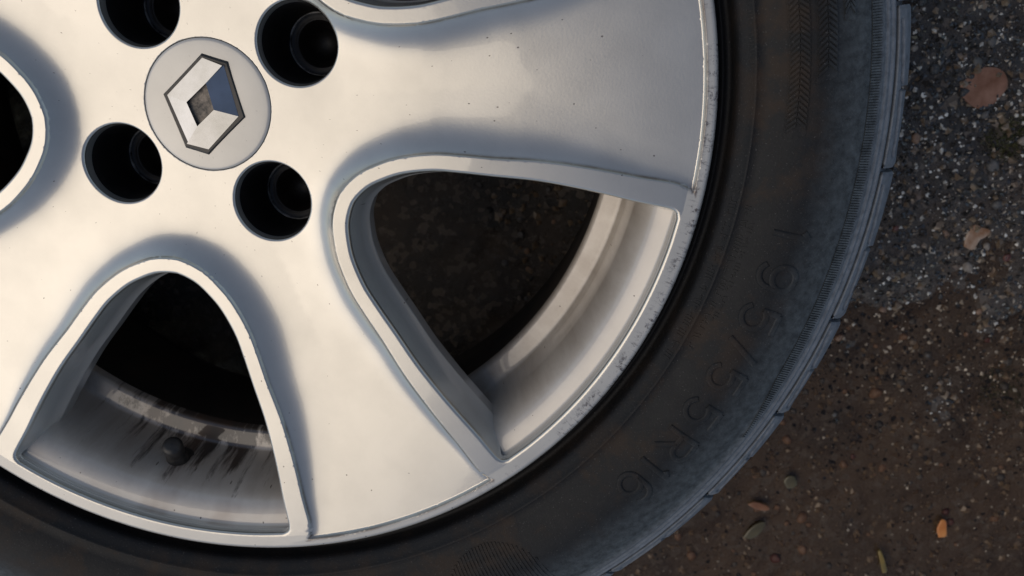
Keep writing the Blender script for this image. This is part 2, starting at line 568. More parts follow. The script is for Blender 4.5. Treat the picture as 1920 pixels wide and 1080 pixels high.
# walls of the windows: from the mouth down into the wheel
n = len(WIN)
deep = np.where(wr > 209.5, 3.0, np.minimum(34.0, 5.0 + (209.5 - wr) * 2.4))
inset_rows = [(0.0, 0.0), (0.03, 0.05), (0.12, 0.55), (0.35, 1.7), (0.62, 2.9), (0.66, 3.3), (0.70, 3.4), (1.0, 2.6)]
zt = z_lip(wr) - 1.7
for k in range(5):
    rowsV, rowsN = [], []
    for (f_, ins) in inset_rows:
        q = rot2(WIN - WN * (ins * np.minimum(1, deep / 20))[:, None], WA + k * rad(72))
        rowsV.append(np.column_stack([q, zt - f_ * deep]))
        nn = rot2(-WN, WA + k * rad(72))
        rowsN.append(np.column_stack([nn, np.full(n, 0.14 if f_ < 0.6 else (0.5 if f_ < 0.68 else -0.05))]))
    V = np.vstack(rowsV)
    Nn = np.vstack(rowsN)
    Nn /= np.linalg.norm(Nn, axis=1)[:, None]
    F = []
    for i in range(len(inset_rows) - 1):
        for j in range(n):
            j2 = (j + 1) % n
            F.append((i * n + j, i * n + j2, (i + 1) * n + j2, (i + 1) * n + j))
    o = piece("window_surround", lip_zone & (ck == k), M_SILVER, V, F, Nn)
    o.data.materials.append(M_WALL)
    nl_ = int((lip_zone & (ck == k)).sum())
    mi = np.zeros(len(o.data.polygons), np.int32)
    mi[nl_ + n:] = 1
    o.data.polygons.foreach_set("material_index", mi)

# barrel behind the face
bar = [(219.3, -0.5), (214.5, 0.2), (213.3, 1.2), (212.9, 1.4), (212.3, 0.9), (211.8, -0.8), (211.3, -2.2), (210.4, -2.6), (207.5, -3.6), (204.6, -5.0), (202.4, -6.9), (200.4, -9.8),
       (198.6, -14.0), (197.0, -19.5), (195.6, -26.0), (194.3, -34.0), (193.4, -41.5), (192.6, -45.0), (191.6, -46.6), (189.5, -47.0), (183.5, -48.2), (182.0, -48.9), (181.2, -50.5), (180.9, -54)]
V, F = lathe(bar, 540)
obj("barrel", V, [f[::-1] for f in F], M_BARREL, wheel)
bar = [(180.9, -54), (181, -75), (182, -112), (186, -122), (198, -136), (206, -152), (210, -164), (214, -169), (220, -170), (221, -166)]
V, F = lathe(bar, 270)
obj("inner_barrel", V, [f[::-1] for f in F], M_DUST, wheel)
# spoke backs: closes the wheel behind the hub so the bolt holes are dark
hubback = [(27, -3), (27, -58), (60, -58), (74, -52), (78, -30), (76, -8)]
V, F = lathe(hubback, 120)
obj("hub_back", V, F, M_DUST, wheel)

# bolt holes
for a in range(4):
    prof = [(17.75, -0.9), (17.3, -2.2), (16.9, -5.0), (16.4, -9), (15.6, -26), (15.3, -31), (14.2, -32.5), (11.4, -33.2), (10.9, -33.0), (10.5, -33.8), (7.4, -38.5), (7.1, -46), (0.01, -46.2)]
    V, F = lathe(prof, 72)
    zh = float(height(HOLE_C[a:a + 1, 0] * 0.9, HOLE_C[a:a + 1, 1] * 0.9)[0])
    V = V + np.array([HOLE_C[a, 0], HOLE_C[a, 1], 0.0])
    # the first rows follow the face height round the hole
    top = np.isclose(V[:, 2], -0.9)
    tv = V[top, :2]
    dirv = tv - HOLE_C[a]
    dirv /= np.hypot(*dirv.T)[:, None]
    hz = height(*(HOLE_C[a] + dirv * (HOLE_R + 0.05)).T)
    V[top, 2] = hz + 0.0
    o = obj("bolt_hole", V, [f for f in F], M_HOLE_SHADE, wheel, polar=True)
    mouth = [(17.72, -0.95), (17.4, -1.9), (17.2, -3.6), (17.1, -6.0)]
    V, F = lathe(mouth, 72)
    V = V + np.array([HOLE_C[a, 0], HOLE_C[a, 1], 0.0])
    top = np.isclose(V[:, 2], -0.95)
    V[top, 2] = hz + 0.02
    V[:, :2] = HOLE_C[a] + (V[:, :2] - HOLE_C[a]) * 0.992
    obj("mouth", V, F, M_SILVER, o)
    V, F = lathe([(14.6, -31.7), (14.3, -31.25), (13.7, -31.5), (13.5, -32.2)], 72)
    obj("worn_seat_edge", V + np.array([HOLE_C[a, 0], HOLE_C[a, 1], 0.0]), F, M_WORN, o)

# centre cap with its diamond emblem
capp = [(28.66, -2.0), (28.66, -0.35), (28.55, -0.12), (28.3, 0.06), (27.2, 0.25), (25, 0.45), (22, 0.66), (18, 0.88), (12, 1.08), (6, 1.18), (0.01, 1.2)]
V, F = lathe(capp, 160)
cap = obj("centre_cap", V, F, M_CAP, wheel)
gapr = [(28.5, -1.2), (29.0, -1.2)]
V, F = lathe(gapr, 160)
obj("shadow_gap", V, F, M_OUTLINE, cap, polar=True)

def prism(poly, z0, z1, inset=0.0):
    P = np.array(poly, float)
    ctr = P.mean(0)
    n = len(P)
    Q = ctr + (P - ctr) * (1 - inset)
    V = np.vstack([np.column_stack([P, np.full(n, z0)]), np.column_stack([Q, np.full(n, z1)])])
    F = [(i, (i + 1) % n, n + (i + 1) % n, n + i) for i in range(n)] + [tuple(range(n, 2 * n))]
    return V, F

outer = [(7.4, 20.9), (17.2, 13.8), (14.9, -10.6), (-8.3, -20.2), (-17.2, -13.8), (-16.8, 10.9)][::-1]
V, F = prism(outer, 0.6, 1.7, 0.05)
emb = obj("emblem_base", V, F, M_OUTLINE, cap, smooth=False)
co_ = [(7.2, 18.9), (15.0, 12.7), (12.2, -9.2), (-7.0, -17.9), (-14.6, -12.5), (-14.6, 9.7)]
ho_ = [(5.1, 8.4), (-6.7, 3.9), (-6.6, -7.2), (3.6, -3.2)]
zo, zi, zbase = 1.8, 3.9, 1.65
EP = co_ + ho_
V2, F2 = [], []
for f, (h0, h1) in (((5, 7, 6, 1, 0), (7, 6)), ((1, 6, 9, 2), (6, 9)), ((2, 9, 8, 4, 3), (9, 8)), ((4, 8, 7, 5), (8, 7))):
    f = f[::-1]
    P0, P1 = np.array(EP[h0]), np.array(EP[h1])
    d_ = (P1 - P0) / np.hypot(*(P1 - P0))
    dist_ = [abs(d_[0] * (EP[i][1] - P0[1]) - d_[1] * (EP[i][0] - P0[0])) for i in f]
    far_ = max(dist_)
    b = len(V2)
    V2 += [(*EP[i], zi - (zi - zo) * q / far_) for i, q in zip(f, dist_)]
    n_ = len(f)
    V2 += [(*EP[i], zbase) for i in f]
    area_ = sum(EP[f[i]][0] * EP[f[(i + 1) % n_]][1] - EP[f[(i + 1) % n_]][0] * EP[f[i]][1] for i in range(n_))
    face_ = tuple(range(b, b + n_))
    walls_ = [(b + i, b + n_ + i, b + n_ + (i + 1) % n_, b + (i + 1) % n_) for i in range(n_)]
    if area_ < 0:
        face_ = face_[::-1]
        walls_ = [w[::-1] for w in walls_]
    F2.append(face_)
    F2 += walls_
obj("chrome_diamond", V2, F2, M_CHROME, cap, smooth=False)
obj("diamond_recess", [(*q, 1.78) for q in ho_[::-1]], [(0, 1, 2, 3)], M_GRIME, cap, smooth=False)

# valve stem in the barrel
va = rad(-123.8)
ax_r = np.array([math.cos(va), math.sin(va), 0.0])
ax_z = np.array([0, 0, 1.0])
ax = -ax_r * 0.80 + ax_z * 0.60
ax /= np.linalg.norm(ax)
u1 = np.cross(ax, ax_z)
u1 /= np.linalg.norm(u1)
u2 = np.cross(ax, u1)
org = ax_r * 199 + np.array([0, 0, -30.0])
def along(profile, seg=24):
    V, F = lathe(profile, seg)
    return org + V[:, 0:1] * u1 + V[:, 1:2] * u2 + V[:, 2:3] * ax, F
V, F = along([(9.0, -4), (9.0, 0.5), (8.2, 2.0), (6.2, 3.0), (5.6, 6.0), (5.0, 12), (4.3, 13.5)])
vst = obj("valve_stem", V, F, M_VALVE, wheel)
V, F = along([(4.4, 12.8), (5.1, 13.2), (5.2, 20.5), (4.6, 22.0), (3.0, 22.6), (0.01, 22.8)])
obj("valve_cap", V, F, M_VALVE, vst)

# ------------------------------------------------------------------ tyre
half_t = [(212, -16), (219.6, -9.5), (222.2, -7.6), (223.6, -6.9), (224.4, -6.0), (225.0, -5.9), (225.8, -7.4), (227.6, -7.6), (228.7, -6.6), (229.2, -1.5), (229.5, 0.9), (230.2, 2.0), (231.2, 2.9), (233, 4.2), (235.3, 5.8), (235.7, 6.4),
          (236.5, 6.6), (237.0, 6.3), (241, 8.6), (246, 10.8), (251, 12.4), (256, 13.3), (261, 13.6), (266, 13.1), (271, 11.6), (276, 9.3), (280.6, 6.6),
          (281.0, 6.1), (286.0, 2.6), (286.4, 2.7), (287.6, 1.6), (288.0, 0.9), (288.9, 0.3), (289.3, 0.5), (290.6, -0.7), (290.9, -1.3), (291.8, -2.1), (292.1, -2.0), (293.6, -3.5), (294.0, -4.4), (294.2, -7.2), (295.4, -8.4), (298.0, -12.0), (300.8, -17.5), (302.2, -24.0), (303.2, -36.0), (304.5, -60), (305, -82)]
MIDZ = -82.0
full_t = half_t + [(r, 2 * MIDZ - z) for r, z in half_t[::-1][1:]]
V, F = lathe(full_t, 720)
tyre = obj("tyre", V, F, M_RUBBER, wheel)
tr = np.array([q[0] for q in half_t])
tz = np.array([q[1] for q in half_t])
msk = tz > -9
def tyre_z(r):
    sel = (tr > 222) & (tr < 294.1)
    return np.interp(r, tr[sel], tz[sel])

def pol(a_deg, r, z):
    a = np.radians(a_deg)
    return np.stack([r * np.cos(a), r * np.sin(a), z], -1)

# shoulder tread blocks, with the slit and the half notch of each
notch = [41.5, 28.2, 15.4, 2.0, -11.2, -24.4, -37.9, -47.9, -58.3, -70.9, -84.2]
while notch[-1] > -318.5 + 20:
    notch.append(notch[-1] - random.choice((12.9, 13.4, 10.3)))
notch.append(-318.5)
bp_r = np.array([294.9, 295.1, 295.5, 300.0, 303.2, 304.9, 305.7, 306.2, 307.0])
bp_z = np.array([-8.0, -5.3, -4.8, -9.3, -14.0, -19.5, -25.5, -34.0, -58.0])
tt = np.concatenate([[0, 1, 2], np.linspace(2, 5, 34)[1:], [5.5, 6, 6.5, 7, 8]])
br = np.interp(tt, np.arange(9), bp_r)
bz = np.interp(tt, np.arange(9), bp_z)
# block normals in the r,z plane
nr_ = np.gradient(br); nz_ = np.gradient(bz)
nl = np.hypot(nr_, nz_)
Nr, Nz = -nz_ / nl, nr_ / nl
for i in range(len(notch) - 1):
    a0, a1 = notch[i] - 0.17, notch[i + 1] + 0.17
    near = -75 < a1 and a0 < 10
    na = 90 if near else 24
    ff = np.linspace(0, 1, na)
    A = a0 + (a1 - a0) * ff
    FF, RR = np.meshgrid(ff, br, indexing='ij')
    depth = np.zeros_like(FF)
    # slit runs outward through each half of the block
    for lo, hi, ra, rb in ((0.08, 0.47, 297.3, 298.7), (0.51, 0.93, 298.2, 299.5)):
        rs = ra + (rb - ra) * (FF - lo) / (hi - lo)
        wv = np.clip((0.70 - np.abs(RR - rs)) / 0.22, 0, 1) * ((FF > lo) & (FF < hi)) * (bz > -20)[None, :]
        depth = np.maximum(depth, wv * 3.4)
    # half notch
    wv = np.clip((0.016 - np.abs(FF - 0.5)) / 0.006, 0, 1) * (RR > 298.4)
    depth = np.maximum(depth, wv * 3.2)
    # the block steps in a little after the half notch, round ends
    depth = depth + 0.55 * smoothstep(0.5, 0.53, FF) * smoothstep(301.0, 303.0, RR) * (1 - smoothstep(0.85, 1.0, FF))
    depth = depth + 0.5 * (1 - smoothstep(0, 0.02, FF)) + 0.9 * smoothstep(0.95, 1.0, FF)**2
    r2 = RR - depth * Nr[None, :]
    z2 = bz[None, :] - depth * Nz[None, :]
    V = pol(np.broadcast_to(A[:, None], RR.shape), r2, z2).reshape(-1, 3)
    k = len(br)
    F = []
    for p in range(na - 1):
        for q in range(k - 1):
            F.append((p * k + q, p * k + q + 1, (p + 1) * k + q + 1, (p + 1) * k + q))
    # end faces
    b = len(V)
    for side_ in (0, na - 1):
        e0 = V[side_ * k:(side_ + 1) * k]
        inner = e0.copy()
        sc = (np.hypot(e0[:, 0], e0[:, 1]) - 6.0) / np.hypot(e0[:, 0], e0[:, 1])
        inner[:, :2] *= sc[:, None]
        inner[:, 2] -= 1.0
        V = np.vstack([V, e0, inner])
        for q in range(k - 1):
            f = (b + q, b + k + q, b + k + q + 1, b + q + 1)
            F.append(f if side_ == 0 else f[::-1])
        b += 2 * k
    obj("tread_block", V, F, M_RUBBER, tyre)

# small triangle moulded on one block
tri = [(-34.55, 300.2), (-35.25, 300.9), (-34.75, 302.0)]
V, F = [], []
for i in range(3):
    p0, p1 = np.array(tri[i]), np.array(tri[(i + 1) % 3])
    q0, q1 = [pol(p[0], p[1], float(np.interp(p[1], bp_r, bp_z)) + 0.12) for p in (p0, p1)]
    d_ = (q1 - q0) / np.linalg.norm(q1 - q0)
    w_ = np.cross(d_, np.array([0.55, -0.40, 0.73]))
    w_ *= 0.14 / np.linalg.norm(w_)
    b = len(V)
    dn = np.array([0, 0, -0.5])
    V += [q0 - w_, q1 - w_, q1 + w_, q0 + w_, q0 - w_ + dn, q1 - w_ + dn, q1 + w_ + dn, q0 + w_ + dn]
    F += [(b, b + 1, b + 2, b + 3), (b, b + 4, b + 5, b + 1), (b + 2, b + 6, b + 7, b + 3)]
obj("triangle_mark", V, F, M_OUTLINE, tyre, smooth=False)

# fine radial serrations
def bars(specs):
    """list of 4-corner footprints (a,r) with height: boxes lying on the sidewall"""
    V, F = [], []
    for (c4, hgt) in specs:
        b = len(V)
        for (a, r) in c4:
            V.append(pol(a, r, tyre_z(r) - 0.3))
        for (a, r) in c4:
            V.append(pol(a, r, tyre_z(r) + hgt))
        F += [(b + 4, b + 5, b + 6, b + 7)] + [(b + i, b + (i + 1) % 4, b + 4 + (i + 1) % 4, b + 4 + i) for i in range(4)]
    return np.array(V), F

sp = []
a = 24.0
while a > -51.0:
    fade = 1.0 if a > -44 else max(0.25, 1 - (-44 - a) / 8.0)
    ri = 286.1 - 4.9 * fade
    da = 0.075
    sp.append((((a - da, ri), (a - da, 286.2), (a + da, 286.2), (a + da, ri)), 0.75))
    a -= 0.222
V, F = bars(sp)
o = obj("serrated_band", V, F, M_RUBBER, tyre, smooth=False)
o["kind"] = "stuff"

# woven-textured raised pads near the top of the picture
def pad(r0, r1, a_end, a_top, slant, curved=0.0):
    V, F = [], []
    na = 60
    nr = 5
    for i in range(na + 1):
        for j in range(nr + 1):
            f = j / nr
            r = r0 + (r1 - r0) * f
            a_e = a_end + slant * f
            a = a_top + (a_e - a_top) * i / na
            V.append(pol(a, r, tyre_z(r) + 0.25))
    k = nr + 1
    for i in range(na):
        for j in range(nr):
            F.append((i * k + j, i * k + j + 1, (i + 1) * k + j + 1, (i + 1) * k + j))
    V = [np.array(v) for v in V]
    # skirts
    ring_ = [i * k for i in range(na + 1)] + [na * k + j for j in range(1, k)] + [i * k + nr for i in range(na - 1, -1, -1)]
    b = len(V)
    for q in ring_:
        v = V[q].copy()
        v[2] -= 0.8
        V.append(v)
    for i in range(len(ring_) - 1):
        F.append((ring_[i], b + i, b + i + 1, ring_[i + 1]))
    # diagonal weave
    sp = []
    wr_ = r1 - r0
    a = a_top
    q = 0
    while a > a_end + slant + 0.35:
        for col_ in range(2):
            f0, f1 = (0.06, 0.48) if col_ == 0 else (0.52, 0.94)
            s_ = 0.34 if (col_ == 0) else -0.34
            ra_, rb_ = r0 + wr_ * f0, r0 + wr_ * f1
            th_ = 0.15
            lim = a_end + slant * f1 + 0.3
            if a - abs(s_) > lim:
                sp.append((((a - s_ - th_, ra_), (a + s_ - th_, rb_), (a + s_ + th_, rb_), (a - s_ + th_, ra_)), 0.95))
        a -= 0.50
    VB, FB = bars(sp)
    b = len(V)
    V = np.vstack([np.array(V), VB])
    F = F + [tuple(b + i for i in f) for f in FB]
    return obj("textured_pad", V, F, M_RUBBER, tyre, smooth=False)

pad(247.4, 255.8, -21.9, 12.0, 0.3)
pad(258.0, 266.2, -17.1, 12.0, 0.6)
pad(268.8, 273.6, -11.9, 12.0, -0.2)
def rim_line(r0, r1, a0, a1, hgt, name):
    sp = []
    m = int(abs(a1 - a0) / 0.8) + 1
    for i in range(m):
        x0 = a0 + (a1 - a0) * i / m
        x1 = a0 + (a1 - a0) * (i + 1) / m
        sp.append((((x1, r0), (x1, r1), (x0, r1), (x0, r0)), hgt))
    V, F = bars(sp)
    return obj(name, V, F, M_RUBBER, tyre, smooth=False)

# ribbed round patch at the bottom edge of the picture
pc = pol(-79.9, 268.0, 0.0)
sp = []
a = -66.0
while a > -96.0:
    rs = np.arange(238, 290, 0.5)
    q = pol(np.full(len(rs), a), rs, np.zeros(len(rs)))
    ins = rs[(np.hypot(q[:, 0] - pc[0], q[:, 1] - pc[1]) < 27.0) & (rs < 280)]
    if len(ins) > 4:
        ra_, rb_ = ins[0], ins[-1]
        m = max(1, int((rb_ - ra_) / 6))
        for i in range(m):
            x0 = ra_ + (rb_ - ra_) * i / m
            x1 = ra_ + (rb_ - ra_) * (i + 1) / m
            sp.append((((a - .1, x0), (a - .1, x1), (a + .1, x1), (a + .1, x0)), 0.35))
    a -= 0.42
V, F = bars(sp)
o = obj("ribbed_patch", V, F, M_RUBBER, tyre, smooth=False)
o["kind"] = "stuff"

# rows of tiny raised marks along the bead, too small to read
sp = []
def marks(r, a0, a1, hgt, w=0.5):
    a = a0
    while a > a1:
        n_ = random.randint(2, 6)
        for _ in range(n_):
            x = random.choice((0.0, 0.35, 0.6))
            style = random.random()
            if style < 0.5:
                sp.append((((a - .06, r), (a - .06, r + hgt), (a + .06, r + hgt), (a + .06, r)), 0.3))
            elif style < 0.8:
                rr = r + hgt * x
                sp.append((((a - .28, rr), (a - .28, rr + .5), (a + .1, rr + .5), (a + .1, rr)), 0.3))
            else:
                sp.append((((a - .3, r), (a - .1, r + hgt), (a + .02, r + hgt), (a - .18, r)), 0.3))
            a -= 0.34
        a -= random.uniform(0.25, 0.7)
marks(232.2, -27.0, -47.0, 2.6)
marks(238.4, -29.0, -45.0, 2.4)
marks(241.6, -30.5, -41.0, 1.8)
marks(233.6, 6.0, -14.8, 3.2)
V, F = bars(sp)
o = obj("raised_marking", V, F, M_RUBBER, tyre, smooth=False)
o["kind"] = "stuff"

# size lettering pressed into the sidewall, tops towards the tread
def arc_pts(cx, cy, rx, ry, a0, a1, n=18):
    t = np.radians(np.linspace(a0, a1, n))
    return [(cx + rx * math.cos(q), cy + ry * math.sin(q)) for q in t]
FIVE = [[(0.92, 1.0), (0.14, 1.0)], [(0.16, 1.0), (0.13, 0.50)], arc_pts(0.48, 0.33, 0.46, 0.33, 140, -150, 26)]
GLYPH = {"1": [[(0.0, 0.80), (0.5, 0.97)], [(0.5, 1.0), (0.5, 0.0)]],
         "9": [arc_pts(0.5, 0.68, 0.44, 0.32, 0, 360, 30), [(0.94, 0.68)] + arc_pts(0.48, 0.34, 0.46, 0.34, 0, -140, 20)],
         "6": [arc_pts(0.5, 0.32, 0.44, 0.32, 0, 360, 30), [(0.06, 0.32)] + arc_pts(0.52, 0.66, 0.46, 0.34, 180, 40, 20)],
         "5": FIVE, "/": [[(0.0, 0.0), (1.0, 1.0)]],
         "R": [[(0.06, 0.0), (0.06, 1.0)], [(0.06, 0.97), (0.55, 1.0)] + arc_pts(0.58, 0.74, 0.36, 0.26, 90, -90, 16) + [(0.06, 0.48)], [(0.45, 0.48), (0.98, 0.0)]]}
def letter(ch, a_c, r0, hgt, width, hw=1.2, rise=0.6):
    V, F = [], []
    for line in GLYPH[ch]:
        P = np.array(line, float) * np.array([width, hgt]) - np.array([width / 2, 0])
        P = resample(P, max(6, int(np.hypot(*np.diff(P, axis=0).T).sum() / 1.1)))
        T_ = np.gradient(P, axis=0)
        T_ /= np.hypot(*T_.T)[:, None] + 1e-9
        Nn = np.stack([-T_[:, 1], T_[:, 0]], 1)
        n = len(P)
        b = len(V)
        for off, up_ in ((-hw - 0.35, -0.3), (-hw, rise * 0.85), (-hw * 0.5, rise), (hw * 0.5, rise), (hw, rise * 0.85), (hw + 0.35, -0.3)):
            Q = P + Nn * off
            r = r0 + Q[:, 1]
            a = a_c - np.degrees(Q[:, 0] / (r0 + hgt / 2))
            V += list(pol(a, r, tyre_z(r) + up_))
        for k in range(5):
            for i in range(n - 1):
                F.append((b + k * n + i, b + k * n + i + 1, b + (k + 1) * n + i + 1, b + (k + 1) * n + i))
    return obj("raised_letter", V, F, M_RUBBER, tyre, smooth=True)

for ch, ac, w in (("1", -30.8, 5.0), ("9", -34.9, 12.0), ("5", -39.3, 12.0), ("/", -42.8, 7.0), ("5", -46.1, 12.0), ("5", -50.4, 12.0), ("R", -54.6, 12.5), ("1", -58.0, 5.0), ("6", -61.0, 12.0)):
    letter(ch, ac, 251.5, 15.5, w)

# ------------------------------------------------------------------ ground
GZ = -178.0
def ground_mat():
    m, nt, b = mat("wet_ground")
    co = obj_coord(nt)
    n1 = noise(nt, co, 14.0, 6.0, 0.62)
    n2 = noise(nt, co, 160.0, 6.0, 0.7)
    n3 = noise(nt, co, 5.0, 3.0, 0.5)
    c = mix_col(nt, ramp(nt, n2, [(0.35, 0.0), (0.7, 1.0)]), (0.006, 0.005, 0.0045), (0.026, 0.021, 0.0175))
    c = mix_col(nt, math_n(nt, 'MULTIPLY', ramp(nt, n1, [(0.45, 0.0), (0.62, 1.0)]), 0.6), c, (0.048, 0.030, 0.018))
    sx = N(nt, "ShaderNodeSeparateXYZ")
    L(nt, co, sx.inputs[0])
    low = math_n(nt, 'ADD', math_n(nt, 'MULTIPLY', math_n(nt, 'SUBTRACT', GZ * MM + 0.0010, sx.outputs[2]), 75.0), 0.0, clamp=True)
    c = mix_col(nt, math_n(nt, 'MULTIPLY', low, 0.8), c, (0.118, 0.074, 0.040))     # silt settled under the puddle
    vo = N(nt, "ShaderNodeTexVoronoi")
    vo.inputs["Scale"].default_value = 260.0
    L(nt, co, vo.inputs["Vector"])
    sp_ = N(nt, "ShaderNodeSeparateColor")
    L(nt, vo.outputs["Color"], sp_.inputs[0])
    c = mix_col(nt, math_n(nt, 'MULTIPLY', math_n(nt, 'GREATER_THAN', sp_.outputs[0], 0.82), 0.8), c, (0.095, 0.075, 0.058))
    L(nt, c, b.inputs["Base Color"])
    L(nt, ramp(nt, n2, [(0.3, 0.08), (0.7, 0.36)]), b.inputs["Roughness"])
    b.inputs["Coat Weight"].default_value = 0.2
    b.inputs["Coat Roughness"].default_value = 0.05
    bp = N(nt, "ShaderNodeBump")
    bp.inputs["Strength"].default_value = 0.9
    bp.inputs["Distance"].default_value = 0.0016
    L(nt, noise(nt, co, 420.0, 6.0, 0.7), bp.inputs["Height"])
    L(nt, bp.outputs[0], b.inputs["Normal"])
    L(nt, bp.outputs[0], b.inputs["Coat Normal"])
    return m
M_GROUND = ground_mat()

def axis(lo, hi, step, far):
    mid = list(np.arange(lo, hi + 1e-6, step))
    up_, dn_ = [], []
    s_, x = step, hi
    while x < far:
        s_ *= 1.28
        x += s_
        up_.append(x)
    s_, x = step, lo
    while x > -far:
        s_ *= 1.28
        x -= s_
        dn_.append(x)
    return np.array(dn_[::-1] + mid + up_)
gx_ = axis(60, 480, 2.6, 60000)
gy_ = axis(-540, 20, 2.6, 60000)

def vnoise(X, Y, s, seed):
    r0 = np.random.default_rng(seed)
    T = r0.random((256, 256))
    x, y = X / s, Y / s
    xi, yi = np.floor(x).astype(int), np.floor(y).astype(int)
    fx, fy = x - xi, y - yi
    fx, fy = fx * fx * (3 - 2 * fx), fy * fy * (3 - 2 * fy)
    g = lambda i, j: T[(xi + i) % 256, (yi + j) % 256]
    return (g(0, 0) * (1 - fx) + g(1, 0) * fx) * (1 - fy) + (g(0, 1) * (1 - fx) + g(1, 1) * fx) * fy

def ground_z(X, Y):
    # slopes gently down into the puddle (towards low y)
    slope = smoothstep(-150, -330, Y + 0.45 * (X - 300)) * smoothstep(235, 300, np.hypot(X, Y))
    lump = (vnoise(X, Y, 46, 1) - .5) * 6 + (vnoise(X, Y, 17, 2) - .5) * 3.4 + (vnoise(X, Y, 7, 3) - .5) * 2.2
    nearw = np.exp(-np.maximum(0, np.hypot(X - 250, Y + 250) - 400) / 300)
    return GZ + lump * nearw - 7.0 * slope * nearw
XX, YY = np.meshgrid(gx_, gy_, indexing='ij')
ZZ = ground_z(XX.ravel(), YY.ravel())
V = np.column_stack([XX.ravel(), YY.ravel(), ZZ])
ny = len(gy_)
ii, jj = np.meshgrid(np.arange(len(gx_) - 1), np.arange(ny - 1), indexing='ij')
q0 = (ii * ny + jj).ravel()
F = np.stack([q0, q0 + ny, q0 + ny + 1, q0 + 1], 1)
ground = obj("ground", V, F, M_GROUND, polar=False)
ground["kind"] = "structure"

# murky puddle: one water sheet that meets the ground where the ground rises through it
m, nt, b = mat("murky_water")
nt.nodes.remove(b)
out = nt.nodes["Material Output"]
fr = N(nt, "ShaderNodeFresnel")
fr.inputs["IOR"].default_value = 1.33
tr_ = N(nt, "ShaderNodeBsdfTransparent")
tr_.inputs[0].default_value = (0.95, 0.90, 0.84, 1)
gl = N(nt, "ShaderNodeBsdfGlossy")
gl.inputs["Roughness"].default_value = 0.02
mx = N(nt, "ShaderNodeMixShader")
L(nt, fr.outputs[0], mx.inputs[0])
L(nt, tr_.outputs[0], mx.inputs[1])
L(nt, gl.outputs[0], mx.inputs[2])
L(nt, mx.outputs[0], out.inputs["Surface"])
bp = N(nt, "ShaderNodeBump")
bp.inputs["Strength"].default_value = 0.15
bp.inputs["Distance"].default_value = 0.002
L(nt, noise(nt, obj_coord(nt), 30.0, 2.0), bp.inputs["Height"])
L(nt, bp.outputs[0], gl.inputs["Normal"])
L(nt, bp.outputs[0], fr.inputs["Normal"])
M_WATER = m
WATER = GZ - 3.6
pv = [(250 + 330 * math.cos(t) * (1 + .06 * math.sin(3 * t)), -400 + 250 * math.sin(t) * (1 + .05 * math.cos(5 * t)), WATER) for t in np.linspace(0, 2 * np.pi, 64, endpoint=False)]
puddle = obj("puddle", pv, [tuple(range(64))], M_WATER, polar=False)
puddle["kind"] = "structure"

# stones
def stone_mesh(name, m, seed, flat=0.6):
    r0 = np.random.default_rng(seed)
    phi = (1 + 5**.5) / 2
    v = np.array([(-1, phi, 0), (1, phi, 0), (-1, -phi, 0), (1, -phi, 0), (0, -1, phi), (0, 1, phi), (0, -1, -phi), (0, 1, -phi), (phi, 0, -1), (phi, 0, 1), (-phi, 0, -1), (-phi, 0, 1)], float)
    v /= np.linalg.norm(v, axis=1)[:, None]
    f = [(0, 11, 5), (0, 5, 1), (0, 1, 7), (0, 7, 10), (0, 10, 11), (1, 5, 9), (5, 11, 4), (11, 10, 2), (10, 7, 6), (7, 1, 8), (3, 9, 4), (3, 4, 2), (3, 2, 6), (3, 6, 8), (3, 8, 9), (4, 9, 5), (2, 4, 11), (6, 2, 10), (8, 6, 7), (9, 8, 1)]
    # one subdivision
    vl = [tuple(q) for q in v]
    cache = {}
    def mid(i, j):
        k = (min(i, j), max(i, j))
        if k not in cache:
            p = np.array(vl[i]) + np.array(vl[j])
            vl.append(tuple(p / np.linalg.norm(p)))
            cache[k] = len(vl) - 1
        return cache[k]
    f2 = []
    for a, b_, c in f:
        ab, bc, ca = mid(a, b_), mid(b_, c), mid(c, a)
        f2 += [(a, ab, ca), (b_, bc, ab), (c, ca, bc), (ab, bc, ca)]
    v = np.array(vl)
    for _ in range(7):                       # chop with random planes: broken-stone facets
        d = r0.normal(size=3)
        d /= np.linalg.norm(d)
        lim = r0.uniform(0.62, 0.9)
        t = v @ d
        v = v - np.maximum(0, t - lim)[:, None] * d
    v *= np.array([1.0, r0.uniform(.65, .95), flat * r0.uniform(.8, 1.1)])
    me = bpy.data.meshes.new(name)
    me.from_pydata(v.tolist(), [], f2)
    me.polygons.foreach_set("use_smooth", np.ones(len(me.polygons), bool))
    me.update()
    me.materials.append(m)
    return me, v, f2

def stone_mat(name, c1, c2, rough=0.28):
    return plain(name, c1, rough, nscale=2.2, col2=c2, bump=0.3, coat=0.25, bdist=0.08)

SM = [stone_mat("stone_grey", (0.05, 0.046, 0.042), (0.11, 0.10, 0.09)),
      stone_mat("stone_dark", (0.016, 0.015, 0.014), (0.045, 0.038, 0.033), 0.2),
      stone_mat("stone_brown", (0.15, 0.080, 0.042), (0.26, 0.16, 0.10)),
      stone_mat("stone_pale", (0.17, 0.14, 0.11), (0.28, 0.24, 0.20)),
      stone_mat("stone_red", (0.075, 0.020, 0.016), (0.13, 0.045, 0.03))]
stone_meshes = []
for i in range(15):
    stone_meshes.append(stone_mesh("pebble", SM[i % 5], 100 + i)[0])

def place(name, me, x, y, size, parent, sink=0.35, rz=None, tilt=0.25, flat=1.0):
    o = bpy.data.objects.new(name, me)
    C.objects.link(o)
    o.parent = parent
    z = float(ground_z(np.array([x]), np.array([y]))[0])
    o.location = (x * MM, y * MM, (z + size * (0.3 - sink) * flat) * MM)
    o.rotation_euler = (random.uniform(-tilt, tilt), random.uniform(-tilt, tilt), random.uniform(0, 6.28) if rz is None else rz)
    o.scale = (size * MM, size * MM, size * MM * flat)
    return o

